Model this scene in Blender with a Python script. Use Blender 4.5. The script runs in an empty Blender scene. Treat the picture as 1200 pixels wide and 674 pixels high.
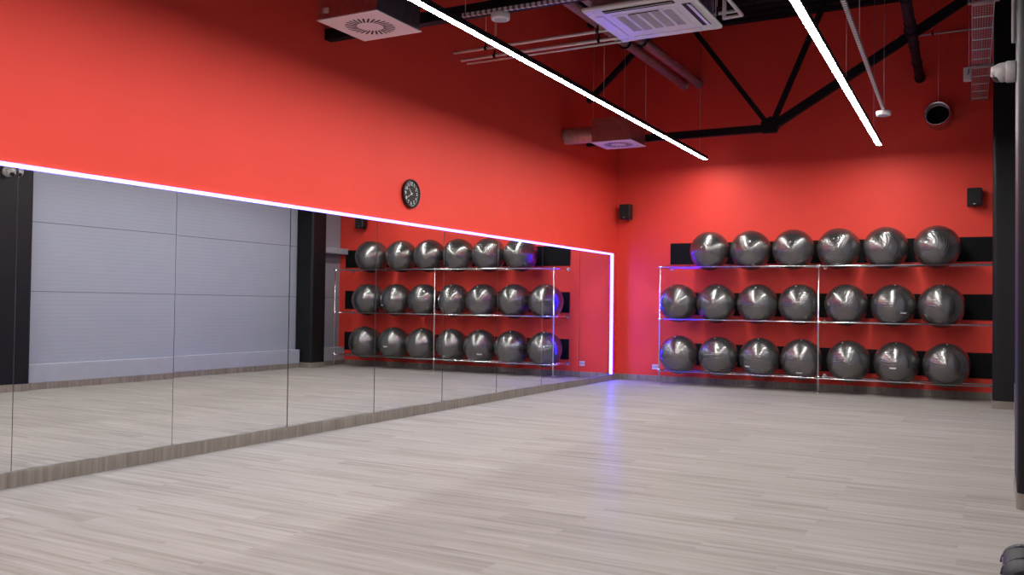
import bpy, bmesh, math, random
from mathutils import Vector, Matrix
random.seed(7)
SC = bpy.context.scene
COL = SC.collection
PI = math.pi

# ------------------------------------------------------------------ materials
def new_mat(name):
    m = bpy.data.materials.new(name); m.use_nodes = True
    nt = m.node_tree
    return m, nt, nt.nodes['Principled BSDF']

def objcoord(nt, scale=(1, 1, 1), rot=(0, 0, 0)):
    tc = nt.nodes.new('ShaderNodeTexCoord'); mp = nt.nodes.new('ShaderNodeMapping')
    mp.inputs['Scale'].default_value = scale; mp.inputs['Rotation'].default_value = rot
    nt.links.new(tc.outputs['Object'], mp.inputs['Vector'])
    return mp.outputs['Vector']

def plain(name, col, rough=.5, metal=0., var=.06, nscale=8., spec=.5, bump=0., bscale=60.):
    m, nt, b = new_mat(name)
    v = objcoord(nt)
    n = nt.nodes.new('ShaderNodeTexNoise'); n.inputs['Scale'].default_value = nscale; n.inputs['Detail'].default_value = 3
    nt.links.new(v, n.inputs['Vector'])
    r = nt.nodes.new('ShaderNodeValToRGB')
    r.color_ramp.elements[0].position = .3; r.color_ramp.elements[1].position = .7
    r.color_ramp.elements[0].color = (*[c*(1-var) for c in col], 1)
    r.color_ramp.elements[1].color = (*[min(1, c*(1+var)) for c in col], 1)
    nt.links.new(n.outputs['Fac'], r.inputs['Fac'])
    nt.links.new(r.outputs['Color'], b.inputs['Base Color'])
    b.inputs['Roughness'].default_value = rough; b.inputs['Metallic'].default_value = metal
    b.inputs['Specular IOR Level'].default_value = spec
    if bump:
        n2 = nt.nodes.new('ShaderNodeTexNoise'); n2.inputs['Scale'].default_value = bscale
        nt.links.new(v, n2.inputs['Vector'])
        bp = nt.nodes.new('ShaderNodeBump'); bp.inputs['Strength'].default_value = bump; bp.inputs['Distance'].default_value = .004
        nt.links.new(n2.outputs['Fac'], bp.inputs['Height']); nt.links.new(bp.outputs['Normal'], b.inputs['Normal'])
    return m

def emit(name, col, strength):
    m = bpy.data.materials.new(name); m.use_nodes = True
    nt = m.node_tree; nt.nodes.clear()
    e = nt.nodes.new('ShaderNodeEmission'); o = nt.nodes.new('ShaderNodeOutputMaterial')
    e.inputs['Color'].default_value = (*col, 1); e.inputs['Strength'].default_value = strength
    nt.links.new(e.outputs[0], o.inputs[0])
    return m

LAMP = 48.0
LED_TOP = 9.0
LED_SIDE = 78.0
M = {}
M['red'] = plain('red paint', (.75, .054, .036), .6, var=.03, nscale=1.5, spec=.3, bump=.15, bscale=150)
M['black'] = plain('black paint', (.006, .0055, .007), .7, var=.15, spec=.2)
M['deck'] = plain('black deck', (.005, .0045, .005), .7, var=.1, spec=.2)
M['charcoal'] = plain('charcoal cladding', (.0045, .0042, .0052), .5, var=.12, spec=.3)
M['white_wall'] = None
M['white'] = plain('white plastic', (.62, .60, .60), .4, var=.03)
M['white_pipe'] = plain('white conduit', (.68, .64, .63), .4, var=.05)
M['camera_white'] = plain('toned-down white plastic', (.40, .39, .39), .45)  # white plastic with its base lowered to dim the camera under the lamp
M['grey'] = plain('light grey plastic', (.40, .38, .39), .5, var=.05)
M['black_plastic'] = plain('black plastic', (.006, .006, .0065), .4, var=.1)
M['cloth'] = plain('speaker cloth', (.010, .010, .011), .9, var=.3, nscale=200)
M['chrome'] = plain('chrome tube', (.78, .76, .77), .22, 1., var=.03)
M['galv'] = plain('galvanised sheet', (.55, .54, .56), .30, 1., var=.12, nscale=14)
M['foil'] = plain('aluminium foil duct', (.50, .48, .48), .34, .65, var=.15, nscale=20)
M['wire'] = plain('steel wire', (.45, .42, .42), .4, .8)
M['dark_slot'] = plain('dark opening', (.006, .006, .007), .8)
M['band'] = plain('black rubber band', (.0045, .0045, .005), .7, var=.15, spec=.15)
M['mirror_edge'] = plain('mirror edge', (.03, .035, .035), .4)
M['alu'] = plain('aluminium profile', (.55, .55, .58), .4, 1.)
M['ink'] = plain('white clock print', (.85, .85, .85), .5)
M['dial'] = plain('black dial', (.007, .005, .0055), .6)
M['lamp'] = emit('lamp diffuser', (1., .965, .935), LAMP)
M['led_top'] = emit('blue light along the top', (.11, .085, 1.), LED_TOP)
M['led_side'] = emit('blue light up the end', (.012, .0085, 1.), LED_SIDE)
M['bag'] = plain('black woven fabric', (.006, .006, .008), .6, var=.25, nscale=120, bump=.4, bscale=200)
M['bag_grey'] = plain('grey satin panel', (.05, .046, .06), .4, var=.15, nscale=30)
M['valve'] = plain('pale valve plug', (.62, .60, .60), .5)

# mirror
m, nt, b = new_mat('mirror glass')
g = nt.nodes.new('ShaderNodeBsdfGlossy'); g.inputs['Roughness'].default_value = 0.0
v = objcoord(nt); n = nt.nodes.new('ShaderNodeTexNoise'); n.inputs['Scale'].default_value = .8
nt.links.new(v, n.inputs['Vector'])
r = nt.nodes.new('ShaderNodeValToRGB')
r.color_ramp.elements[0].color = (.84, .865, .85, 1); r.color_ramp.elements[1].color = (.88, .90, .89, 1)
nt.links.new(n.outputs['Fac'], r.inputs['Fac']); nt.links.new(r.outputs['Color'], g.inputs['Color'])
nt.links.new(g.outputs[0], nt.nodes['Material Output'].inputs[0])
M['mirror'] = m

# white ribbed cladding : fine horizontal ribs, seams every 1.02 m
m, nt, b = new_mat('white ribbed cladding')
v = objcoord(nt)
sx = nt.nodes.new('ShaderNodeSeparateXYZ'); nt.links.new(v, sx.inputs[0])
def math_node(nt, op, a=None, bb=None, c=None):
    nd = nt.nodes.new('ShaderNodeMath'); nd.operation = op
    for i, x in enumerate((a, bb, c)):
        if x is None: continue
        if isinstance(x, (int, float)): nd.inputs[i].default_value = x
        else: nt.links.new(x, nd.inputs[i])
    return nd.outputs[0]
zz = sx.outputs['Z']
rib = math_node(nt, 'PINGPONG', math_node(nt, 'MULTIPLY', zz, 1.0), .03)
seam = math_node(nt, 'MODULO', math_node(nt, 'ADD', zz, .615), 1.01)       # seams at 1.405, 2.415
seam = math_node(nt, 'MULTIPLY', math_node(nt, 'LESS_THAN', seam, .012), math_node(nt, 'GREATER_THAN', zz, .6))
mix = nt.nodes.new('ShaderNodeMix'); mix.data_type = 'RGBA'
nn = nt.nodes.new('ShaderNodeTexNoise'); nn.inputs['Scale'].default_value = 1.2; nt.links.new(v, nn.inputs['Vector'])
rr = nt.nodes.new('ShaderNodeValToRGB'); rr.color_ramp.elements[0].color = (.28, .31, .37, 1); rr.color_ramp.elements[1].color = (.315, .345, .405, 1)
nt.links.new(nn.outputs['Fac'], rr.inputs['Fac'])
nt.links.new(seam, mix.inputs['Factor']); nt.links.new(rr.outputs['Color'], mix.inputs['A']); mix.inputs['B'].default_value = (.12, .12, .13, 1)
nt.links.new(mix.outputs['Result'], b.inputs['Base Color'])
bp = nt.nodes.new('ShaderNodeBump'); bp.inputs['Strength'].default_value = .5; bp.inputs['Distance'].default_value = .05
nt.links.new(rib, bp.inputs['Height']); nt.links.new(bp.outputs['Normal'], b.inputs['Normal'])
b.inputs['Roughness'].default_value = .5
M['white_wall'] = m
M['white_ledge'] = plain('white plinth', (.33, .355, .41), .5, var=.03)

# floor : pale vinyl planks, boards along x
def wood(name, along, c1, c2, c3, rough, plank=(1.25, .19), streak=1.0, coat=0.):
    m, nt, b = new_mat(name)
    tc = nt.nodes.new('ShaderNodeTexCoord')
    mp = nt.nodes.new('ShaderNodeMapping')
    if along == 'y': mp.inputs['Rotation'].default_value = (0, 0, PI/2)
    nt.links.new(tc.outputs['Object'], mp.inputs['Vector'])
    V = mp.outputs['Vector']
    br = nt.nodes.new('ShaderNodeTexBrick'); br.offset = .37; br.squash = 1
    br.inputs['Scale'].default_value = 1; br.inputs['Brick Width'].default_value = plank[0]; br.inputs['Row Height'].default_value = plank[1]
    br.inputs['Mortar Size'].default_value = .0012; br.inputs['Bias'].default_value = 0
    br.inputs['Color1'].default_value = (0, 0, 0, 1); br.inputs['Color2'].default_value = (1, 1, 1, 1); br.inputs['Mortar'].default_value = (.35, .35, .35, 1)
    nt.links.new(V, br.inputs['Vector'])
    def streaks(sc, detail):
        mp2 = nt.nodes.new('ShaderNodeMapping'); mp2.inputs['Scale'].default_value = sc
        nt.links.new(V, mp2.inputs['Vector'])
        # shift grain from plank to plank
        ad = nt.nodes.new('ShaderNodeVectorMath'); ad.operation = 'ADD'
        ml = nt.nodes.new('ShaderNodeVectorMath'); ml.operation = 'SCALE'; ml.inputs['Scale'].default_value = 7.
        nt.links.new(br.outputs['Color'], ml.inputs[0]); nt.links.new(mp2.outputs[0], ad.inputs[0]); nt.links.new(ml.outputs[0], ad.inputs[1])
        n = nt.nodes.new('ShaderNodeTexNoise'); n.inputs['Scale'].default_value = 1; n.inputs['Detail'].default_value = detail
        nt.links.new(ad.outputs[0], n.inputs['Vector'])
        return n.outputs['Fac']
    s1 = streaks((.8, 17, 1), 4); s2 = streaks((1.8, 55, 1), 3)
    sm = math_node(nt, 'ADD', math_node(nt, 'MULTIPLY', s1, .62), math_node(nt, 'MULTIPLY', s2, .38))
    pl = nt.nodes.new('ShaderNodeSeparateColor'); nt.links.new(br.outputs['Color'], pl.inputs[0])
    tot = math_node(nt, 'ADD', math_node(nt, 'MULTIPLY', sm, .92*streak), math_node(nt, 'MULTIPLY', pl.outputs[0], .07))
    rp = nt.nodes.new('ShaderNodeValToRGB')
    e = rp.color_ramp.elements
    e[0].position = .30; e[0].color = (*c1, 1); e[1].position = .68; e[1].color = (*c3, 1)
    k = e.new(.48); k.color = (*c2, 1)
    nt.links.new(tot, rp.inputs['Fac']); nt.links.new(rp.outputs['Color'], b.inputs['Base Color'])
    b.inputs['Roughness'].default_value = .6; b.inputs['Specular IOR Level'].default_value = 0.
    gl = nt.nodes.new('ShaderNodeBsdfGlossy'); gl.inputs['Roughness'].default_value = rough; gl.inputs['Color'].default_value = (1, 1, 1, 1)
    ms = nt.nodes.new('ShaderNodeMixShader'); ms.inputs[0].default_value = .018
    nt.links.new(b.outputs[0], ms.inputs[1]); nt.links.new(gl.outputs[0], ms.inputs[2]); nt.links.new(ms.outputs[0], nt.nodes['Material Output'].inputs[0])
    bp = nt.nodes.new('ShaderNodeBump'); bp.inputs['Strength'].default_value = .08; bp.inputs['Distance'].default_value = .002
    nt.links.new(sm, bp.inputs['Height']); nt.links.new(bp.outputs['Normal'], b.inputs['Normal'])
    return m
M['floor'] = wood('pale plank vinyl', 'x', (.192, .176, .162), (.264, .245, .227), (.326, .307, .289), .30)

def skirting_mat(name, axis):
    m, nt, b = new_mat(name)
    sc = {'y': (1.5, 26, 1.5), 'x': (26, 1.5, 1.5)}[axis]
    v = objcoord(nt, sc)
    n = nt.nodes.new('ShaderNodeTexNoise'); n.inputs['Scale'].default_value = 1; n.inputs['Detail'].default_value = 4
    nt.links.new(v, n.inputs['Vector'])
    v2 = objcoord(nt, tuple(x*.22 for x in sc))
    n2 = nt.nodes.new('ShaderNodeTexNoise'); n2.inputs['Scale'].default_value = 1
    nt.links.new(v2, n2.inputs['Vector'])
    t = math_node(nt, 'ADD', math_node(nt, 'MULTIPLY', n.outputs['Fac'], .6), math_node(nt, 'MULTIPLY', n2.outputs['Fac'], .4))
    rp = nt.nodes.new('ShaderNodeValToRGB')
    rp.color_ramp.elements[0].position = .36; rp.color_ramp.elements[0].color = (.145, .122, .10, 1)
    rp.color_ramp.elements[1].position = .64; rp.color_ramp.elements[1].color = (.27, .24, .205, 1)
    nt.links.new(t, rp.inputs['Fac']); nt.links.new(rp.outputs['Color'], b.inputs['Base Color'])
    b.inputs['Roughness'].default_value = .45
    return m
M['skirt_y'] = skirting_mat('oak strip along side', 'y')
M['skirt_x'] = skirting_mat('oak strip along back', 'x')

def slotted(name, axis):
    m, nt, b = new_mat(name)
    v = objcoord(nt); sp = nt.nodes.new('ShaderNodeSeparateXYZ'); nt.links.new(v, sp.inputs[0])
    q = math_node(nt, 'LESS_THAN', math_node(nt, 'PINGPONG', sp.outputs[axis], .0275), .012)
    mx = nt.nodes.new('ShaderNodeMix'); mx.data_type = 'RGBA'
    nt.links.new(q, mx.inputs['Factor']); mx.inputs['A'].default_value = (.62, .59, .59, 1); mx.inputs['B'].default_value = (.10, .09, .09, 1)
    nt.links.new(mx.outputs['Result'], b.inputs['Base Color']); b.inputs['Roughness'].default_value = .4
    return m
M['slot_x'] = slotted('slotted channel across', 'X'); M['slot_y'] = slotted('slotted channel along', 'Y')

# exercise ball : dark silver vinyl with fine concentric grooves
m, nt, b = new_mat('silver grey vinyl')
tc = nt.nodes.new('ShaderNodeTexCoord'); sx = nt.nodes.new('ShaderNodeSeparateXYZ'); nt.links.new(tc.outputs['Object'], sx.inputs[0])
lat = math_node(nt, 'ARCCOSINE', math_node(nt, 'MAXIMUM', math_node(nt, 'MINIMUM', math_node(nt, 'DIVIDE', sx.outputs['Z'], .326), .9999), -.9999))
wv = math_node(nt, 'SINE', math_node(nt, 'MULTIPLY', lat, 66.))
wv = math_node(nt, 'POWER', math_node(nt, 'ADD', math_node(nt, 'MULTIPLY', wv, .5), .5), 9.)
bp = nt.nodes.new('ShaderNodeBump'); bp.inputs['Strength'].default_value = .32; bp.inputs['Distance'].default_value = .004
nt.links.new(wv, bp.inputs['Height']); nt.links.new(bp.outputs['Normal'], b.inputs['Normal'])
n = nt.nodes.new('ShaderNodeTexNoise'); n.inputs['Scale'].default_value = 9; nt.links.new(tc.outputs['Object'], n.inputs['Vector'])
rp = nt.nodes.new('ShaderNodeValToRGB'); rp.color_ramp.elements[0].color = (.185, .18, .177, 1); rp.color_ramp.elements[1].color = (.225, .219, .216, 1)
nt.links.new(n.outputs['Fac'], rp.inputs['Fac']); nt.links.new(rp.outputs['Color'], b.inputs['Base Color'])
b.inputs['Metallic'].default_value = .85; b.inputs['Roughness'].default_value = .20
M['ball'] = m

# ------------------------------------------------------------------ geometry
class MB:
    def __init__(s): s.bm = bmesh.new(); s.smooth = []
    def box(s, lo, hi, bevel=0., seg=2, rot=None, mi=0):
        lo = Vector(lo); hi = Vector(hi); c = (lo+hi)/2; d = hi-lo
        r = bmesh.ops.create_cube(s.bm, size=1.0)
        vs = r['verts']
        bmesh.ops.scale(s.bm, vec=d, verts=vs)
        fs = {f for v in vs for f in v.link_faces}
        if bevel:
            es = list({e for v in vs for e in v.link_edges})
            rb = bmesh.ops.bevel(s.bm, geom=es, offset=bevel, segments=seg, affect='EDGES', profile=.5)
            vs = list({v for f in rb['faces'] for v in f.verts} | {v for v in vs if v.is_valid})
            fs = {f for v in vs for f in v.link_faces}
        if rot is not None: bmesh.ops.rotate(s.bm, cent=(0, 0, 0), matrix=rot, verts=vs)
        bmesh.ops.translate(s.bm, vec=c, verts=vs)
        for f in fs: f.material_index = mi
        return s
    def tube(s, a, b, r, seg=14, r2=None, caps=True, smooth=True, mi=0):
        a = Vector(a); b = Vector(b); d = b-a; L = d.length
        q = d.normalized().to_track_quat('Z', 'Y').to_matrix().to_4x4()
        rr = bmesh.ops.create_cone(s.bm, cap_ends=caps, segments=seg, radius1=r, radius2=r if r2 is None else r2, depth=L,
                                   matrix=Matrix.Translation((a+b)/2) @ q)
        for f in {f for v in rr['verts'] for f in v.link_faces}:
            f.smooth = smooth and len(f.verts) == 4; f.material_index = mi
        return s
    def path(s, pts, r, seg=10):
        for a, b in zip(pts[:-1], pts[1:]): s.tube(a, b, r, seg)
        for p in pts[1:-1]: s.ball(p, r*1.02, 10, 8)
        return s
    def ball(s, c, r, u=24, v=14, scale=(1, 1, 1)):
        rr = bmesh.ops.create_uvsphere(s.bm, u_segments=u, v_segments=v, radius=r)
        bmesh.ops.scale(s.bm, vec=scale, verts=rr['verts']); bmesh.ops.translate(s.bm, vec=c, verts=rr['verts'])
        for f in {f for v in rr['verts'] for f in v.link_faces}: f.smooth = True
        return s
    def lathe(s, prof, origin, axis=(0, 0, 1), seg=32, smooth=True):
        """prof: list of (radius, height along axis)"""
        q = Vector(axis).normalized().to_track_quat('Z', 'Y').to_matrix()
        o = Vector(origin); rings = []
        for (r, h) in prof:
            if r < 1e-6: rings.append([s.bm.verts.new(o + q @ Vector((0, 0, h)))])
            else: rings.append([s.bm.verts.new(o + q @ Vector((r*math.cos(2*PI*k/seg), r*math.sin(2*PI*k/seg), h))) for k in range(seg)])
        for A, B in zip(rings[:-1], rings[1:]):
            for k in range(seg):
                k2 = (k+1) % seg
                if len(A) == 1 and len(B) == 1: continue
                if len(A) == 1: f = s.bm.faces.new((A[0], B[k], B[k2]))
                elif len(B) == 1: f = s.bm.faces.new((A[k], A[k2], B[0]))
                else: f = s.bm.faces.new((A[k], A[k2], B[k2], B[k]))
                f.smooth = smooth
        return s
    def prism(s, poly, vec):
        """extrude a 3-D polygon along vec"""
        A = [s.bm.verts.new(p) for p in poly]; B = [s.bm.verts.new(Vector(p)+Vector(vec)) for p in poly]
        s.bm.faces.new(A); s.bm.faces.new(B[::-1])
        n = len(poly)
        for i in range(n): s.bm.faces.new((A[i], B[i], B[(i+1) % n], A[(i+1) % n]))
        return s
    def quad(s, *p):
        s.bm.faces.new([s.bm.verts.new(x) for x in p]); return s

WORLD = {}
def origin_of(o):
    c = Vector((0, 0, 0))
    while o is not None: c += o.location; o = o.parent
    return c
def build(name, mb, mat, parent=None, at=None, mats=None):
    """link the collected shapes as ONE mesh object; vertices are given in world coordinates"""
    org = origin_of(parent) if parent is not None else Vector((0, 0, 0))
    if at is not None: org = Vector(at)
    bmesh.ops.recalc_face_normals(mb.bm, faces=mb.bm.faces[:])
    bmesh.ops.translate(mb.bm, vec=-org, verts=mb.bm.verts[:])
    me = bpy.data.meshes.new(name); mb.bm.to_mesh(me); mb.bm.free()
    for x in (mats or [mat]): me.materials.append(x)
    o = bpy.data.objects.new(name, me); COL.objects.link(o)
    if parent is not None: o.parent = parent
    if at is not None: o.location = org
    return o
def tag(o, label=None, cat=None, group=None, kind=None):
    if label: o['label'] = label
    if cat: o['category'] = cat
    if group: o['group'] = group
    if kind: o['kind'] = kind
    return o
def thing(name, label, cat, loc, group=None):
    o = bpy.data.objects.new(name, None); COL.objects.link(o); o.location = loc; o.empty_display_size = .1
    return tag(o, label, cat, group)
def struct(name, mb, mat, mats=None): return tag(build(name, mb, mat, mats=mats), kind='structure')
def copy_tree(o, parent=None):
    c = o.copy(); COL.objects.link(c)
    if parent is not None: c.parent = parent
    for ch in list(o.children): copy_tree(ch, c)
    return c
def text_mesh(mb, s, size, mat4, depth=.0006):
    cu = bpy.data.curves.new('t', 'FONT'); cu.body = s; cu.size = size; cu.align_x = 'CENTER'; cu.align_y = 'CENTER'; cu.extrude = depth
    ob = bpy.data.objects.new('t', cu); COL.objects.link(ob)
    dg = bpy.context.evaluated_depsgraph_get()
    me = ob.evaluated_get(dg).to_mesh()
    me = me.copy(); me.transform(mat4)
    mb.bm.from_mesh(me)
    bpy.data.objects.remove(ob); bpy.data.curves.remove(cu); bpy.data.meshes.remove(me)

# ------------------------------------------------------------------ room shell
XR = 6.35; YF = -17.0; ZC = 6.08; WX = -.03
struct('floor', MB().box((-.25, YF-.2, -.12), (XR+.25, .2, 0)), M['floor'])
struct('wall_left', MB().box((-.25, YF-.2, 0), (WX, .2, ZC+.2)), M['red'])
struct('wall_back', MB().box((WX, 0, 0), (XR+.25, .2, ZC+.2)), M['red'])
struct('wall_right', MB().box((XR, YF-.2, 0), (XR+.25, 0, ZC+.2)), M['white_wall'])
struct('wall_front', MB().box((WX, YF-.2, 0), (XR, YF, ZC+.2)), plain('grey back paint', (.22, .21, .21), .6))
# corrugated black roof deck, ribs running along x
prof = []; x = 0.0; p = .31
while x > YF:
    for dx, dz in ((0, .16), (.10, .16), (.14, 0), (.27, 0), (.31, .16)):
        prof.append((max(x-dx, YF), ZC+dz))
    x -= p
mb = MB()
for (ya, za), (yb, zb) in zip(prof[:-1], prof[1:]):
    if ya-yb < 1e-6: continue
    mb.quad((WX, ya, za), (WX, yb, zb), (XR, yb, zb), (XR, ya, za))
mb.box((-.25, YF-.2, ZC+.2), (XR+.25, .2, ZC+.3))
struct('ceiling', mb, M['deck'])

# skirtings
ZB = .111; ZT = 2.211; YE = -.3556; PW = 1.3587
struct('baseboard_left', MB().box((WX, YF, 0), (.010, -.013, ZB-.004), .002, 1), M['skirt_y'])
struct('baseboard_back', MB().box((.010, -.013, 0), (XR, 0, .10), .002, 1), M['skirt_x'])
# white plinth along the cladding (interrupted by the columns), topped with an oak strip at its foot
NC = (6.095, -8.20, 6.36, -7.30)          # near column  x0,y0,x1,y1
FC = (5.93, -1.36, 6.36, -.93)           # far column
for i, (ya, yb) in enumerate(((YF, NC[1]), (NC[3], FC[1]-.03), (FC[3], -.002))):
    struct('trim_%d' % (i+1), MB().box((6.19, ya, .095), (XR, yb, .36), .006), M['white_ledge'])
    struct('baseboard_right_%d' % (i+1) if i else 'baseboard_right', MB().box((6.18, ya, 0), (XR, yb-.011, .095), .002, 1), M['skirt_y'])
struct('trim_4', MB().box((6.12, FC[3], 2.33), (XR, -.002, 2.45), .006), M['white_ledge'])

# columns: black clad, rounded edges, oak skirting foot
def column(c, label):
    x0, y0, x1, y1 = c
    t = thing('column', label, 'column', ((x0+x1)/2, (y0+y1)/2, 0))
    r = .05
    def ring(off, rad):
        pts = []
        for cx, cy, a0 in ((x0+rad-off, y0+rad-off, PI), (x1+off-rad, y0+rad-off, 1.5*PI), (x1+off-rad, y1+off-rad, 0), (x0+rad-off, y1+off-rad, .5*PI)):
            for k in range(7):
                a = a0 + k*PI/12
                pts.append((cx+rad*math.cos(a), cy+rad*math.sin(a)))
        return pts
    build('cladding', MB().prism([(x, y, .105) for x, y in ring(0, r)], (0, 0, ZC-.11)), M['charcoal'], t)
    build('skirting', MB().prism([(x, y, 0) for x, y in ring(.006, r)], (0, 0, .105)), M['skirt_y'], t)
    return t
column(NC, 'black column nearest the camera at the right edge, carrying the white dome camera')
column(FC, 'black column beside the right end of the ball rack')

# ------------------------------------------------------------------ mirrors and the light strip
TILT = [0, 0, 0, .04, -.04, .12, 0, -.6, -.2, -.2]
ordw = ['nearest the room corner', 'second from the room corner', 'third from the room corner', 'fourth from the room corner',
        'fifth from the room corner', 'sixth from the room corner', 'seventh from the room corner', 'eighth from the room corner, wide in view',
        'cut off by the left edge of the photo']
for k in range(9):
    y1 = YE - PW*k - .002; y0 = YE - PW*(k+1) + .002; yc = (y0+y1)/2
    mb = MB().box((-.0055, y0, ZB), (0, y1, ZT))
    for f in mb.bm.faces: f.material_index = 0 if f.calc_center_median().x > -.0005 else 1
    o = build('wall_mirror', mb, None, at=(0, yc, ZB), mats=[M['mirror'], M['mirror_edge']])
    o.rotation_euler = (0, 0, math.radians(TILT[k]))
    for ye in (y0+.0016, y1-.0016):
        eo = build('polished_edge', MB().box((-.002, ye-.0016, ZB), (.0006, ye+.0016, ZT)), M['mirror_edge'], at=(0, yc, ZB))
        eo.parent = o; eo.location = (0, 0, 0)
    tag(o, 'frameless mirror panel on the red wall, ' + ordw[k], 'mirror', 'mirror panels along the left wall')

struct('trim_5', MB().box((WX, YE-9*PW, ZB-.003), (-.018, YE, ZT)), M['mirror_edge'])
t = thing('light_strip', 'blue-white glowing strip edging the top and end of the mirrors', 'light strip', (0, YE, ZT))
yN = YE - 9*PW
e = .027
mb = MB().box((WX, yN, ZT+e), (.030, YE+e+.003, ZT+e+.003)).box((WX, YE+e, ZB), (.030, YE+e+.003, ZT+e))
mb.box((WX, yN, ZT+.001), (.002, YE+e, ZT+e)).box((WX, YE+.001, ZB), (.002, YE+e, ZT+.001))
build('profile', mb, M['alu'], t)
build('top_diffuser', MB().box((.002, yN, ZT+.003), (.020, YE+e-.001, ZT+e-.001)), M['led_top'], t)
build('end_diffuser', MB().box((.002, YE+.003, ZB), (.020, YE+e-.001, ZT+.0025)), M['led_side'], t)

# ------------------------------------------------------------------ black bands on the back wall
for (z0, z1, lb) in ((2.05, 2.42, 'uppermost black band on the red back wall, behind the top row of balls'),
                     (1.175, 1.561, 'middle black band on the red back wall, behind the middle row of balls'),
                     (.31, .688, 'lowest black band on the red back wall, behind the bottom row of balls')):
    o = build('wall_band', MB().box((.967, -.022, z0), (6.18, 0, z1), .004), M['band'], at=(3.5, 0, z0))
    tag(o, lb, 'wall pad', 'black bands behind the balls')

# ------------------------------------------------------------------ ball rack
RX = (.9938, 3.5574, 5.955); RZ = (.2378, 1.1055, 1.9786); RY = -.6259; RB = -.222; TR = .0125
t = thing('ball_rack', 'chrome tube wall rack holding three rows of silver-grey exercise balls', 'rack', (3.5, -.4, 0))
for x in RX:
    po = build('post', MB().tube((x, RY, .012), (x, RY, RZ[2]+.014), TR), M['chrome'], t)
    build('foot_cap', MB().tube((x, RY, 0), (x, RY, .014), TR*1.35), M['galv'], po)
for z in RZ:
    build('front_rail', MB().tube((RX[0], RY, z), (RX[2], RY, z), TR*.92), M['chrome'], t)
    build('rear_rail', MB().tube((RX[0], RB, z), (RX[2], RB, z), TR*.92), M['chrome'], t)
    for x in RX:
        a = build('wall_arm', MB().tube((x, RY, z), (x, -.024 if x > 1 else -.006, z), TR*.85), M['chrome'], t)
        y = -.0225 if x > 1 else 0.
        build('wall_flange', MB().tube((x, y-.008, z), (x, y-.0005, z), .034, 20), M['chrome'], a)
        build('tee_fitting', MB().tube((x-.035, RY, z), (x+.035, RY, z), TR*1.3).tube((x, RY, z-.03), (x, RY, z+.03 if z < 1.9 else z+.018), TR*1.3), M['chrome'], a)

# ------------------------------------------------------------------ exercise balls
BR = .325
mb = MB(); mb.ball((0, 0, 0), BR, 72, 40)
ball0 = build('exercise_ball', mb, M['ball'])
build('valve_plug', MB().lathe([(0, .0035), (.007, .003), (.010, 0), (.010, -.004)], (0, 0, BR), seg=16), M['valve'], ball0)
xs = (('top', RZ[2], (1.78, 2.459, 3.135, 3.82, 4.497, 5.202)),
      ('middle', RZ[1], (1.247, 1.903, 2.576, 3.235, 3.938, 4.61, 5.265)),
      ('bottom', RZ[0], (1.262, 1.945, 2.616, 3.27, 3.974, 4.655, 5.333)))
count = {6: ['first', 'second', 'third', 'fourth', 'fifth', 'last'], 7: ['first', 'second', 'third', 'fourth', 'fifth', 'sixth', 'last']}
BY = RY + .203
first = True
# direction (in the room) in which each ball's valve pole points
poles = {'top': [(-.15, -1, .15), (.2, -1, .45), (.05, -1, .35), (-.1, -1, .5), (-.5, -1, .3), (-.45, -1, .2)],
         'middle': [(-.3, -.5, 1), (.3, -.6, 1), (.05, -.7, 1), (-.1, -.5, 1), (-.5, -.8, .6), (.1, -.3, 1), (.1, -.25, 1)],
         'bottom': [(-.1, -.35, 1), (-.1, -.4, 1), (0, -.35, 1), (.05, -.3, 1), (-.25, -.45, 1), (.02, -.35, 1), (.05, -.33, 1)]}
for row, z, xx in xs:
    for i, x in enumerate(xx):
        o = ball0 if first else copy_tree(ball0)
        first = False
        o.location = (x, BY, z + .2685)
        q = Vector(poles[row][i]).normalized().to_track_quat('Z', 'Y')
        o.rotation_euler = q.to_euler()
        tag(o, 'silver-grey exercise ball, %s from the left on the %s row of the rack' % (count[len(xx)][i], row), 'ball', 'exercise balls on the wall rack')
        if (row, i) in (('bottom', 5), ('bottom', 2), ('bottom', 3), ('middle', 5)):
            # small pale printed patch on the side facing the room
            d = {('bottom', 5): (-.06, -.97, -.18), ('bottom', 2): (-.42, -.82, -.40), ('bottom', 3): (.05, -.82, -.62), ('middle', 5): (.50, -.80, -.33)}[(row, i)]
            d = Vector(d).normalized(); up = Vector((0, 0, 1)); s = up.cross(d).normalized(); w = d.cross(s)
            c = Vector(o.location); pts = []
            mbp = MB(); nx, nz = 6, 2; hw, hh = .045, .011
            grid = [[mbp.bm.verts.new(c + (d*BR + s*(hw*(2*a/nx-1)) + w*(hh*(2*b2/nz-1))).normalized()*(BR+.0012)) for b2 in range(nz+1)] for a in range(nx+1)]
            for a in range(nx):
                for b2 in range(nz): mbp.bm.faces.new((grid[a][b2], grid[a+1][b2], grid[a+1][b2+1], grid[a][b2+1]))
            bmesh.ops.transform(mbp.bm, matrix=o.rotation_euler.to_matrix().to_4x4().inverted() @ Matrix.Translation(-c), verts=mbp.bm.verts[:])
            me = bpy.data.meshes.new('printed_patch'); mbp.bm.to_mesh(me); mbp.bm.free(); me.materials.append(M['valve'])
            po = bpy.data.objects.new('printed_patch', me); COL.objects.link(po); po.parent = o

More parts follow.
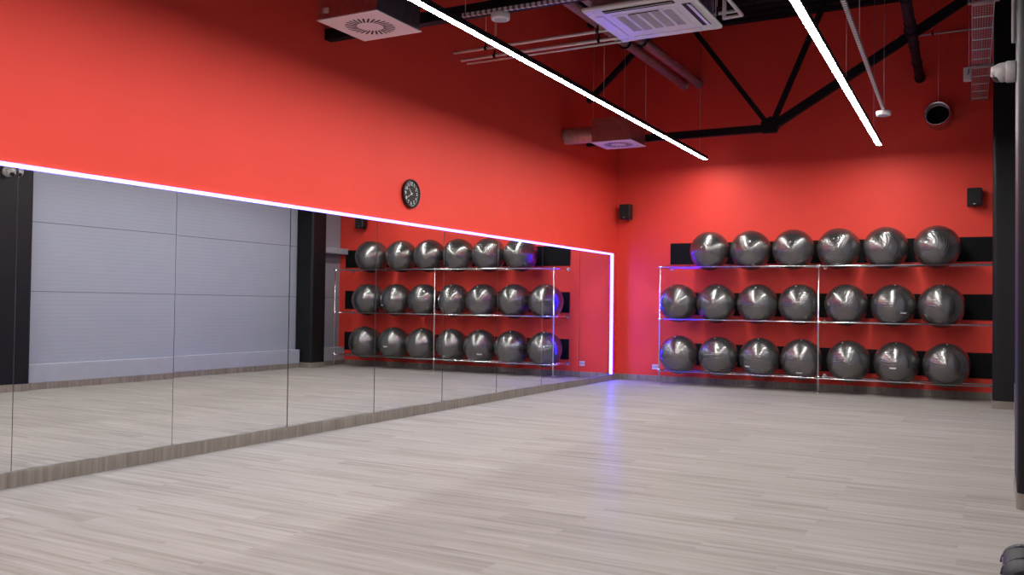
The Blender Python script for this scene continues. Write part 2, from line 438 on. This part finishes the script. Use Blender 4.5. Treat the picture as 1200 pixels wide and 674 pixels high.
# ------------------------------------------------------------------ linear lamps
def lamp(name, label, p0, p1, wires):
    """p0 far end, p1 near end (x, y); emission faces down at z"""
    z = 3.76; w = .033
    t = thing(name, label, 'ceiling light', (p0[0], p0[1], z), 'linear lamps over the floor')
    a = Vector((p0[0], p0[1], z)); b = Vector((p1[0], p1[1], z)); d = (b-a).normalized(); n = Vector((d.y, -d.x, 0)); up = Vector((0, 0, 1))
    def bar(mb, o0, o1, z0, z1, e0=0., e1=0.):
        A = a + d*e0; B = b - d*e1
        poly = [A+n*o0+up*z0, A+n*o1+up*z0, A+n*o1+up*z1, A+n*o0+up*z1]
        return mb.prism(poly, B-A)
    mb = MB(); bar(mb, -w-.006, w+.006, .012, .052); bar(mb, -w-.006, -w-.001, 0, .012); bar(mb, w+.001, w+.006, 0, .012)
    build('housing', mb, M['black'], t)
    mb = MB(); bar(mb, -w, w, .001, .0115, .004, .004)
    build('diffuser', mb, M['lamp'], t)
    for y in wires:
        c = a + d*((y-a.y)/d.y)
        wi = build('suspension_wire', MB().tube(c+up*.052, (c.x, c.y, ZC+.02), .0025, 6), M['wire'], t)
        build('gripper', MB().tube(c+up*.052, c+up*.085, .008, 10), M['chrome'], wi)
    return t
lamp('linear_light', 'long glowing linear lamp running over the middle of the left half of the room', (1.735, -.55), (1.905, -16.2), (-.9, -3.53, -5.04, -7.74, -10.5, -13.5))
lamp('linear_light', 'long glowing linear lamp to the right of the ceiling air conditioner', (4.437, -.80), (4.70, -16.2), (-1.6, -4.6, -7.6, -10.6, -13.6))

# ------------------------------------------------------------------ roof trusses
def truss(Y, label):
    t = thing('roof_truss', label, 'truss', (3, Y, 4.0), 'black roof trusses')
    def bar(a, b, h, w=.05):
        a = Vector((a[0], Y, a[1])); b = Vector((b[0], Y, b[1])); d = (b-a).normalized(); n = Vector((-d.z, 0, d.x))
        return MB().prism([a+n*h-Vector((0, w, 0)), a+n*h+Vector((0, w, 0)), a-n*h+Vector((0, w, 0)), a-n*h-Vector((0, w, 0))], b-a)
    build('bottom_chord', bar((WX, 4.03), (2.98, 4.03), .055), M['black'], t)
    build('rising_chord', bar((2.95, 4.02), (6.34, 6.03), .06), M['black'], t)
    build('brace', bar((WX, 4.72), (1.43, 6.02), .035), M['black'], t)
    build('brace', bar((2.98, 4.03), (1.53, 6.02), .035), M['black'], t)
    build('brace', bar((2.98, 4.03), (3.84, 6.04), .035), M['black'], t)
    build('top_chord', MB().box((WX, Y-.07, 5.97), (XR, Y+.07, ZC), .004), M['black'], t)
    build('gusset_plate', MB().prism([(2.86, Y-.058, 3.96), (3.06, Y-.058, 3.96), (3.14, Y-.058, 4.12), (2.98, Y-.058, 4.2), (2.84, Y-.058, 4.12)], (0, .116, 0)), M['black'], t)
    return t
truss(-1.40, 'black roof truss in front of the back wall, its braces meeting at one node')
truss(-7.98, 'black roof truss nearer the camera, only its bottom chord in view')

# ------------------------------------------------------------------ air outlets (boxes with a swirl face)
def outlet(label, x0, y0, x1, y1, z, h):
    t = thing('air_outlet_box', label, 'air vent', ((x0+x1)/2, (y0+y1)/2, z), 'swirl air outlets')
    cx, cy = (x0+x1)/2, (y0+y1)/2
    bx = build('plenum_box', MB().box((x0+.012, y0+.012, z+.012), (x1-.012, y1-.012, z+h), .004), M['galv'], t)
    build('face_plate', MB().box((x0, y0, z), (x1, y1, z+.012), .003), M['white'], t)
    mb = MB(); R1, R2 = .118, .222; N = 28
    for k in range(N):
        a = 2*PI*k/N; tw = .42
        p1 = Vector((cx+R1*math.cos(a), cy+R1*math.sin(a), 0)); p2 = Vector((cx+R2*math.cos(a+tw*.35), cy+R2*math.sin(a+tw*.35), 0))
        d = (p2-p1).normalized(); n = Vector((-d.y, d.x, 0))*.0085
        up = Vector((0, 0, z-.0008))
        mb.prism([p1-n+up, p1+n+up, p2+n*1.1+up, p2-n*1.1+up], (0, 0, .004))
    build('swirl_slots', mb, M['dark_slot'], t)
    for sx_, sy_ in ((x0+.03, y0+.03), (x0+.30, y1-.03)):
        build('hanger_rod', MB().tube((sx_, sy_, z+h-.02), (sx_, sy_, ZC+.02), .0025, 6), M['wire'], t)
    return t, bx
t, bx = outlet('galvanised air outlet box at the top left with a white square swirl face', .74, -9.03, 1.39, -8.36, 3.77, .46)
build('sticker', MB().box((.80, -9.0192, 3.83), (.86, -9.0175, 3.88)), M['white'], bx)
t, bx = outlet('smaller-looking air outlet box by the back wall, fed by a foil duct', .59, -2.70, 1.24, -2.05, 3.77, .37)
mb = MB()
pr_ = []
for k in range(29):
    h = k/28*.62; pr_.append((.122 + (.007 if k % 2 else 0), h))
mb.lathe(pr_, (.605, -2.28, 3.98), (-1, 0, 0), 28)
build('foil_duct', mb, M['foil'], t)
build('duct_collar', MB().tube((.612, -2.28, 3.98), (.560, -2.28, 3.98), .130, 28), M['galv'], t)

# ------------------------------------------------------------------ ceiling cassette air conditioner
X0, X1, Y0, Y1, Z = 2.975, 3.895, -8.38, -7.45, 3.715
t = thing('ceiling_air_conditioner', 'white square cassette air conditioner hung between the two linear lamps', 'air conditioner', ((X0+X1)/2, (Y0+Y1)/2, Z))
cx, cy = (X0+X1)/2, (Y0+Y1)/2
build('casing', MB().box((X0+.06, Y0+.06, Z+.035), (X1-.06, Y1-.06, Z+.235), .01), M['galv'], t)
build('panel', MB().box((X0, Y0, Z), (X1, Y1, Z+.036), .014, 3), M['white'], t)
gr = build('intake_grille', MB().box((cx-.27, cy-.27, Z-.006), (cx+.27, cy+.27, Z+.002), .003), M['white'], t)
for k in range(5):
    xx = cx-.245 + k*.1
    mb = MB().box((xx, cy-.235, Z-.0085), (xx+.074, cy+.185, Z-.0055))
    for j in range(24):
        mb.box((xx+.003, cy-.228+j*.0172, Z-.0105), (xx+.071, cy-.222+j*.0172, Z-.008))
    build('filter_slats', mb, M['grey'], gr)
build('grille_latch', MB().box((cx-.13, cy-.262, Z-.0085), (cx+.13, cy-.246, Z-.0055)), M['dark_slot'], gr)
for nm, lo, hi, ax in (('near', (cx-.30, Y0+.055), (cx+.30, Y0+.125), 'x'), ('right', (X1-.125, cy-.30), (X1-.055, cy+.30), 'y'),
                       ('far', (cx-.30, Y1-.125), (cx+.30, Y1-.055), 'x'), ('left', (X0+.055, cy-.30), (X0+.125, cy+.30), 'y')):
    sl = build('outlet_slot', MB().box((lo[0], lo[1], Z-.002), (hi[0], hi[1], Z+.004)), M['dark_slot'] if nm in ('near', 'right') else M['grey'], t)
    if nm in ('near', 'right'):
        if ax == 'x': mb = MB().box((lo[0]+.01, lo[1]-.004, Z-.013), (hi[0]-.01, lo[1]+.030, Z-.009), rot=Matrix.Rotation(.35, 3, 'X'))
        else: mb = MB().box((hi[0]-.030, lo[1]+.01, Z-.013), (hi[0]+.004, hi[1]-.01, Z-.009), rot=Matrix.Rotation(.35, 3, 'Y'))
    else: mb = MB().box((lo[0]+.004, lo[1]+.004, Z-.005), (hi[0]-.004, hi[1]-.004, Z-.001), .001)
    build('louver', mb, M['white'], sl)
for sx_ in (X0+.05, X1-.05):
    for sy_ in (Y0+.05, Y1-.05):
        c = build('corner_cap', MB().box((sx_-.035, sy_-.035, Z-.003), (sx_+.035, sy_+.035, Z+.004), .002), M['white'], t)
        build('hanger_rod', MB().tube((sx_ + (.04 if sx_ < cx else -.04)*0, sy_, Z+.03), (sx_, sy_, ZC+.02), .005, 6), M['wire'], t)
build('drain_pipe', MB().path([(X1-.07, -7.95, 3.86), (4.02, -7.95, 3.86), (4.02, -7.30, 3.86), (3.86, -7.28, 3.86), (3.86, -7.28, 4.3)], .017), M['white_pipe'], t)
build('bracket', MB().box((cx-.05, Y1-.065, Z+.04), (cx+.01, Y1-.03, Z+.13), .004), M['black'], t)

# ------------------------------------------------------------------ pipes and ducts
def hung_pipe(name, label, cat, a, b, r, mat, hang=(), group=None):
    a = Vector(a); b = Vector(b)
    t = thing(name, label, cat, tuple(a), group)
    build('pipe', MB().tube(a, b, r, 16), mat, t)
    for f in hang:
        c = a + (b-a)*f
        d = (b-a).normalized()
        cl = build('clamp', MB().tube(c-d*.015, c+d*.015, r*1.35, 14).box((c.x-.008, c.y-.008, c.z+r), (c.x+.008, c.y+.008, c.z+r+.05)), M['black'], t)
        build('hanger_rod', MB().tube((c.x, c.y, c.z+r), (c.x, c.y, ZC+.02), .0028, 6), M['wire'], cl)
    return t
hung_pipe('conduit_pipe', 'upper of the thin white conduits under the ceiling, left of the air conditioner', 'pipe', (.48, -6.385, 4.20), (3.75, -6.42, 4.20), .017, M['white_pipe'], (.13, .55, .94), 'white conduits')
hung_pipe('conduit_pipe', 'thicker white conduit below the upper one, running behind the air conditioner', 'pipe', (.39, -6.08, 4.20), (3.45, -6.12, 4.20), .019, M['white_pipe'], (.15, .58), 'white conduits')
hung_pipe('conduit_pipe', 'shortest thin white conduit tucked under the thicker one', 'pipe', (.46, -6.06, 4.155), (2.6, -6.10, 4.155), .011, M['white_pipe'], (), 'white conduits')
for x, lb in ((1.183, 'silver round pipe entering the back wall, left of the pair'), (1.442, 'silver round pipe entering the back wall, right of the pair')):
    t = hung_pipe('round_duct', lb, 'duct', (x, -.004, 5.185), (x-.05, -14, 5.185), .068, M['foil'], (.2, .5, .8), 'silver pipes below the roof')
    build('wall_collar', MB().tube((x, -.004, 5.185), (x, -.05, 5.185), .078, 20), M['galv'], t)
t = hung_pipe('black_duct', 'black round duct entering the back wall high up, right of the right lamp', 'duct', (4.932, -.004, 4.89), (5.20, -9, 4.87), .064, M['black'], (.3, .7))
for k in range(1, 8):
    y = -.004 - k*1.0; xx = 4.932 + (.268*k/9)
    build('joint_ring', MB().tube((xx, y-.03, 4.89-.002*k), (xx, y+.03, 4.89-.002*k), .072, 22), M['black'], t)
build('wall_collar', MB().tube((4.932, -.004, 4.89), (4.934, -.10, 4.89), .075, 22), M['black'], t)

# short open spiral duct on the back wall
t = thing('spiral_duct', 'short shiny open round duct hung before the back wall near the right column', 'duct', (5.2, -.3, 4.25))
prof = [(.168, .34), (.170, .0), (.178, 0), (.180, .02)]
for k in range(10): prof += [(.178, .03+k*.03), (.181, .037+k*.03), (.178, .045+k*.03)]
prof += [(.178, .336), (.170, .34)]
ax = Vector((.06, 1, -.10))
build('duct_wall', MB().lathe(prof, (5.19, -.345, 4.265), ax, 36), M['chrome'], t)
build('spiral_seam', MB().lathe([(.168, .05), (.158, .056), (.168, .062)], (5.19, -.345, 4.265), ax, 36).lathe([(.168, .15), (.156, .157), (.168, .165)], (5.19, -.345, 4.265), ax, 36), M['chrome'], t)
build('dark_interior', MB().tube((5.209, -.02, 4.232), (5.2085, -.03, 4.233), .176, 32), M['black'], t)  # black disc paints in the dark inside of the open duct
build('hanging_wire', MB().tube((5.2, -.2, 4.42), (5.2, -.2, ZC+.02), .0028, 6), M['wire'], t)

# wire mesh cable tray
a = Vector((5.75, -.02, 4.466)); b = Vector((6.02, -12.5, 4.78)); d = (b-a).normalized(); s = Vector((-d.y, d.x, 0)).normalized()*-1
t = thing('cable_tray', 'grey perforated cable tray running to the back wall at top right', 'cable tray', tuple(a))
mb = MB(); L = (b-a).length; hw = .104
for o_ in (-1, 1):
    for zz_ in (0, .03, .06): mb.tube(a+s*hw*o_+Vector((0, 0, zz_)), b+s*hw*o_+Vector((0, 0, zz_)), .005, 6)
for o_ in (-.75, -.5, -.25, 0, .25, .5, .75): mb.tube(a+s*hw*o_, b+s*hw*o_, .0022, 6)
build('tray_rails', mb, M['grey'], t)
mb = MB(); k = .05
while k < L:
    mb.tube(a+d*k-s*hw, a+d*k+s*hw, .0022, 6); k += .07
build('fine_mesh', mb, M['grey'], t)
mb = MB(); k = .15
while k < L:
    mb.tube(a+d*k-s*hw, a+d*k+s*hw, .006, 6); k += .42
build('cross_wires', mb, M['white_pipe'], t)
for f in (.16, .36, .62, .85):
    c = a+d*L*f
    br_ = build('support_bar', MB().box((c.x-.15, c.y-.02, c.z-.034), (c.x+.15, c.y+.02, c.z-.008), .003), M['galv'], t)
    for q in (-1, 1): build('hanger_rod', MB().tube((c.x+q*.14, c.y, c.z-.03), (c.x+q*.14, c.y, ZC+.02), .004, 6), M['wire'], br_)
t = thing('junction_box', 'small white junction box fixed to the left of the cable tray', 'box', (5.62, -1.5, 4.42))
build('body', MB().box((5.575, -1.56, 4.43), (5.674, -1.46, 4.61), .008), M['white'], t)
build('lid', MB().box((5.582, -1.566, 4.437), (5.667, -1.56, 4.603), .002), M['white'], t)
build('cable', MB().path([(5.64, -1.568, 4.58), (5.64, -1.58, 4.54), (5.63, -1.575, 4.50)], .006), M['black_plastic'], t)

t = hung_pipe('steel_rod', 'thin horizontal steel rod near the back wall under the roof at right', 'rod', (4.6, -.1, 5.53), (6.30, -.1, 5.53), .012, M['wire'], (.3, .85))

# ------------------------------------------------------------------ detectors on channels
def detector(label, c, a, b, hang):
    t = thing('ceiling_detector', label, 'detector', c, 'white ceiling detectors')
    x, y, z = c
    hd = build('housing', MB().lathe([(0, .06), (.082, .06), (.086, .05), (.086, .016), (.080, .004), (.060, 0), (.058, .004), (0, .004)], c, (0, 0, 1), 32), M['white'], t)
    build('sensor_ring', MB().lathe([(.058, .003), (.050, -.004), (.034, -.007), (0, -.008)], c, (0, 0, 1), 28), M['grey'], hd)
    a = Vector(a); b = Vector(b); d = (b-a).normalized(); n = Vector((d.y, -d.x, 0))*.018; L = (b-a).length
    mb = MB().prism([a-n, a+n, a+n+Vector((0, 0, .006)), a-n+Vector((0, 0, .006))], b-a)
    mb.prism([a-n, a-n*.85, a-n*.85+Vector((0, 0, .03)), a-n+Vector((0, 0, .03))], b-a).prism([a+n, a+n*.85, a+n*.85+Vector((0, 0, .03)), a+n+Vector((0, 0, .03))], b-a)
    build('channel', mb, M['slot_x'] if abs(d.x) > abs(d.y) else M['slot_y'], t)
    for f in hang:
        p0 = a+(b-a)*f
        build('hanger_rod', MB().tube((p0.x, p0.y, p0.z+.005), (p0.x, p0.y, ZC+.02), .003, 6), M['wire'], t)
detector('round white detector on a slotted channel, between the left lamp and the air outlet', (2.06, -8.10, 3.86), (1.70, -8.16, 3.92), (3.0, -8.12, 3.92), (.02, .92))
detector('round white detector at the far end of a long channel, right of the right lamp', (4.765, -3.40, 3.665), (4.765, -3.36, 3.722), (5.05, -12.0, 3.74), (.0, .35, .7))

# ------------------------------------------------------------------ speakers
def speaker(label, x, z):
    t = thing('wall_speaker', label, 'speaker', (x, 0, z), 'wall speakers')
    c = build('cabinet', MB().box((x-.10, -.22, z-.135), (x+.10, -.05, z+.135), .02, 3), M['black_plastic'], t)
    build('front_grille', MB().box((x-.09, -.228, z-.12), (x+.09, -.215, z+.125), .006), M['cloth'], t)
    build('badge', MB().box((x-.014, -.2305, z-.112), (x+.014, -.2275, z-.098), .001), M['grey'], t)
    build('wall_bracket', MB().box((x-.03, -.05, z-.05), (x+.03, -.001, z+.05), .004).tube((x, -.06, z-.138), (x, -.001, z-.138), .012, 12), M['black_plastic'], t)
speaker('small black speaker on the back wall near the left corner', .175, 2.99)
speaker('small black speaker on the back wall above the right end of the rack', 5.69, 3.0)

# ------------------------------------------------------------------ wall clock (faces +x)
cy_, cz_, R = -6.50, 2.585, .168
t = thing('wall_clock', 'round black wall clock with white numerals on the red wall above the mirrors', 'clock', (WX, cy_, cz_))
build('case', MB().lathe([(0, .001), (R*.96, .001), (R, .006), (R, .034), (R*.985, .042), (R*.93, .046), (R*.875, .042), (R*.86, .030), (R*.86, .022)], (WX, cy_, cz_), (1, 0, 0), 56), M['black_plastic'], t)
fc = build('dial', MB().lathe([(0, .024), (R*.865, .024)], (WX, cy_, cz_), (1, 0, 0), 48), M['dial'], t)
base = Matrix(((0, 0, 1, 0), (1, 0, 0, 0), (0, 1, 0, 0), (0, 0, 0, 1)))        # text x -> +y, text y -> +z, text z -> +x
for h in range(1, 13):
    mb = MB()
    a = PI/2 - h*PI/6
    p = Vector((WX+.0255, cy_ + R*.66*math.cos(a), cz_ + R*.66*math.sin(a)))
    text_mesh(mb, str(h), .052, Matrix.Translation(p) @ base)
    build('numeral', mb, M['ink'], fc)
mb = MB()
for k in range(60):
    a = k*PI/30; r0 = R*.80; r1 = R*.845; w = .0016 if k % 5 else .003
    d = Vector((0, math.cos(a), math.sin(a))); n = Vector((0, -math.sin(a), math.cos(a)))*w
    c = Vector((WX+.0245, cy_, cz_)); mb.prism([c+d*r0-n, c+d*r0+n, c+d*r1+n, c+d*r1-n], (.0012, 0, 0))
build('minute_marks', mb, M['ink'], fc)
def hand(nm, ang, L, w, x):
    d = Vector((0, math.cos(ang), math.sin(ang))); n = Vector((0, -math.sin(ang), math.cos(ang)))*w; c = Vector((WX+x, cy_, cz_))
    build(nm, MB().prism([c-d*.02-n, c-d*.02+n, c+d*L+n*.5, c+d*L-n*.5], (.0015, 0, 0)), M['ink'], t)
hand('hour_hand', PI/2 - (10+40/60)*PI/6, R*.44, .0035, .029)
hand('minute_hand', PI/2 - 40*PI/30, R*.62, .0028, .032)
build('hub', MB().tube((WX+.026, cy_, cz_), (WX+.036, cy_, cz_), .007, 16), M['ink'], t)

# ------------------------------------------------------------------ wall socket
sx0, sz0 = .70, .25
t = thing('wall_socket', 'white double power socket low on the back wall left of the rack', 'socket', (sx0, 0, sz0))
build('face_plate', MB().box((sx0-.05, -.012, sz0-.043), (sx0+.05, -.0005, sz0+.043), .004), M['white'], t)
for k in (-1, 1):
    c = build('socket_well', MB().lathe([(.021, 0), (.021, .0006), (.018, .0012), (0, .0013)], (sx0+k*.023, -.012, sz0), (0, -1, 0), 24), M['grey'], t)
    build('pin_hole', MB().tube((sx0+k*.023-.007, -.0134, sz0), (sx0+k*.023-.007, -.0142, sz0), .003, 10).tube((sx0+k*.023+.007, -.0134, sz0), (sx0+k*.023+.007, -.0142, sz0), .003, 10), M['dark_slot'], c)

# ------------------------------------------------------------------ dome camera on the near column with its conduit
Cx, Cy, Cz = NC[0], -7.60, 3.06
t = thing('dome_camera', 'white dome security camera on the side of the near black column', 'camera', (Cx, Cy, Cz))
build('mount', MB().lathe([(0, .001), (.075, .001), (.078, .008), (.078, .062), (.072, .068), (0, .068)], (Cx, Cy, Cz), (-1, 0, 0), 32), M['camera_white'], t)
dv = Vector((-1, -.12, -.22)).normalized()
dm = build('dome', MB().ball((Cx-.085, Cy, Cz-.004), .068, 28, 18), M['camera_white'], t)
build('lens_window', MB().lathe([(.034, 0), (.030, .012), (.018, .017), (0, .019)], Vector((Cx-.085, Cy, Cz-.004))+Vector((-.75, -.1, -.6)).normalized()*.060, (-.75, -.1, -.6), 24), M['black_plastic'], dm)
build('dome_shade', MB().lathe([(.066, -.02), (.058, .03), (.04, .065), (.034, .08), (.030, .08), (.036, .06), (.05, .03)], (Cx-.085, Cy, Cz+.008), (-1, 0, .05), 28), M['camera_white'], dm)
t = thing('conduit_pipe', 'vertical grey conduit on the near column above the dome camera', 'pipe', (NC[0]-.02, Cy, 3.28))
build('pipe', MB().tube((NC[0]-.018, Cy, 3.27), (NC[0]-.018, Cy, ZC-.01), .014, 12), M['grey'], t)
for z in (3.9, 4.9): build('clamp', MB().box((NC[0]-.036, Cy-.024, z), (NC[0]+.002, Cy+.024, z+.025), .003), M['white'], t)

# ------------------------------------------------------------------ sports bag, just peeking in at bottom right
bx0, bx1, by0, by1, bh = 6.0, 6.175, -10.35, -9.86, .17
t = thing('sports_bag', 'black sports bag on the floor at the bottom right edge', 'bag', ((bx0+bx1)/2, (by0+by1)/2, 0))
def bagring(y, k):
    pts = []
    c = (bx0+.11, .085*1.0)
    for j in range(24):
        a = 2*PI*j/24
        ca, sa = math.cos(a), math.sin(a)
        ex = lambda v: math.copysign(abs(v)**.8, v)
        pts.append((bx0 + .115 + .118*k*ex(ca), y, max(.0, .084 + .084*k*ex(sa))))
    return pts
mb = MB(); rings = [[mb.bm.verts.new(p) for p in bagring(y, k)] for y, k in ((by0, .72), (by0+.03, .9), (by0+.07, 1), (by1-.07, 1), (by1-.03, .92), (by1, .72))]
for A, B in zip(rings[:-1], rings[1:]):
    for j in range(24):
        f = mb.bm.faces.new((A[j], A[(j+1) % 24], B[(j+1) % 24], B[j])); f.smooth = True
mb.bm.faces.new(rings[0]); mb.bm.faces.new(rings[-1][::-1])
build('body', mb, M['bag'], t)
build('zipper', MB().box((bx0+.108, by0+.05, .1675), (bx0+.122, by1-.05, .1705), .001), M['black_plastic'], t)
for y in (by0+.13, by1-.13):
    pts = []
    for k in range(13):
        a = PI*k/12; pts.append((bx0+.115-.1225*math.cos(a), y, .082+.0925*math.sin(a)))
    build('strap', MB().path(pts, .006, 8), M['bag_grey'], t)
build('side_panel', MB().box((bx0-.004, by0+.16, .055), (bx0+.006, by1-.16, .115), .003), M['bag_grey'], t)

# ------------------------------------------------------------------ camera, world, view
cam = bpy.data.cameras.new('camera'); co = bpy.data.objects.new('camera', cam); COL.objects.link(co)
f, yaw, pitch, roll = 1041.8558, .4981, .0194, .0136
fw = Vector((-math.sin(yaw)*math.cos(pitch), math.cos(yaw)*math.cos(pitch), math.sin(pitch)))
rt = Vector((math.cos(yaw), math.sin(yaw), 0)); up = rt.cross(fw)
Rv = rt*math.cos(roll)+up*math.sin(roll); Uv = -rt*math.sin(roll)+up*math.cos(roll)
mt = Matrix((Rv, Uv, -fw)).transposed().to_4x4(); mt.translation = (5.9651, -14.9957, 1.30995)
co.matrix_world = mt
cam.sensor_width = 36; cam.lens = f/1200*36; cam.clip_start = .05; cam.clip_end = 100
SC.camera = co

w = bpy.data.worlds.new('dark surroundings'); SC.world = w; w.use_nodes = True
w.node_tree.nodes['Background'].inputs[0].default_value = (.02, .02, .022, 1); w.node_tree.nodes['Background'].inputs[1].default_value = 1
SC.view_settings.view_transform = 'Standard'; SC.view_settings.look = 'None'; SC.view_settings.gamma = 1; SC.view_settings.exposure = 1.22
SC.view_settings.use_curve_mapping = False
cy = SC.cycles
cy.use_denoising = True
try: cy.denoiser = 'OPENIMAGEDENOISE'
except Exception: pass
cy.max_bounces = 10; cy.diffuse_bounces = 6; cy.glossy_bounces = 6
cy.sample_clamp_indirect = 0; cy.blur_glossy = 0.0; cy.caustics_reflective = True
cy.use_adaptive_sampling = False
cy.use_guiding = True; cy.use_surface_guiding = True; cy.use_volume_guiding = False
cy.guiding_training_samples = 64; cy.surface_guiding_probability = .75
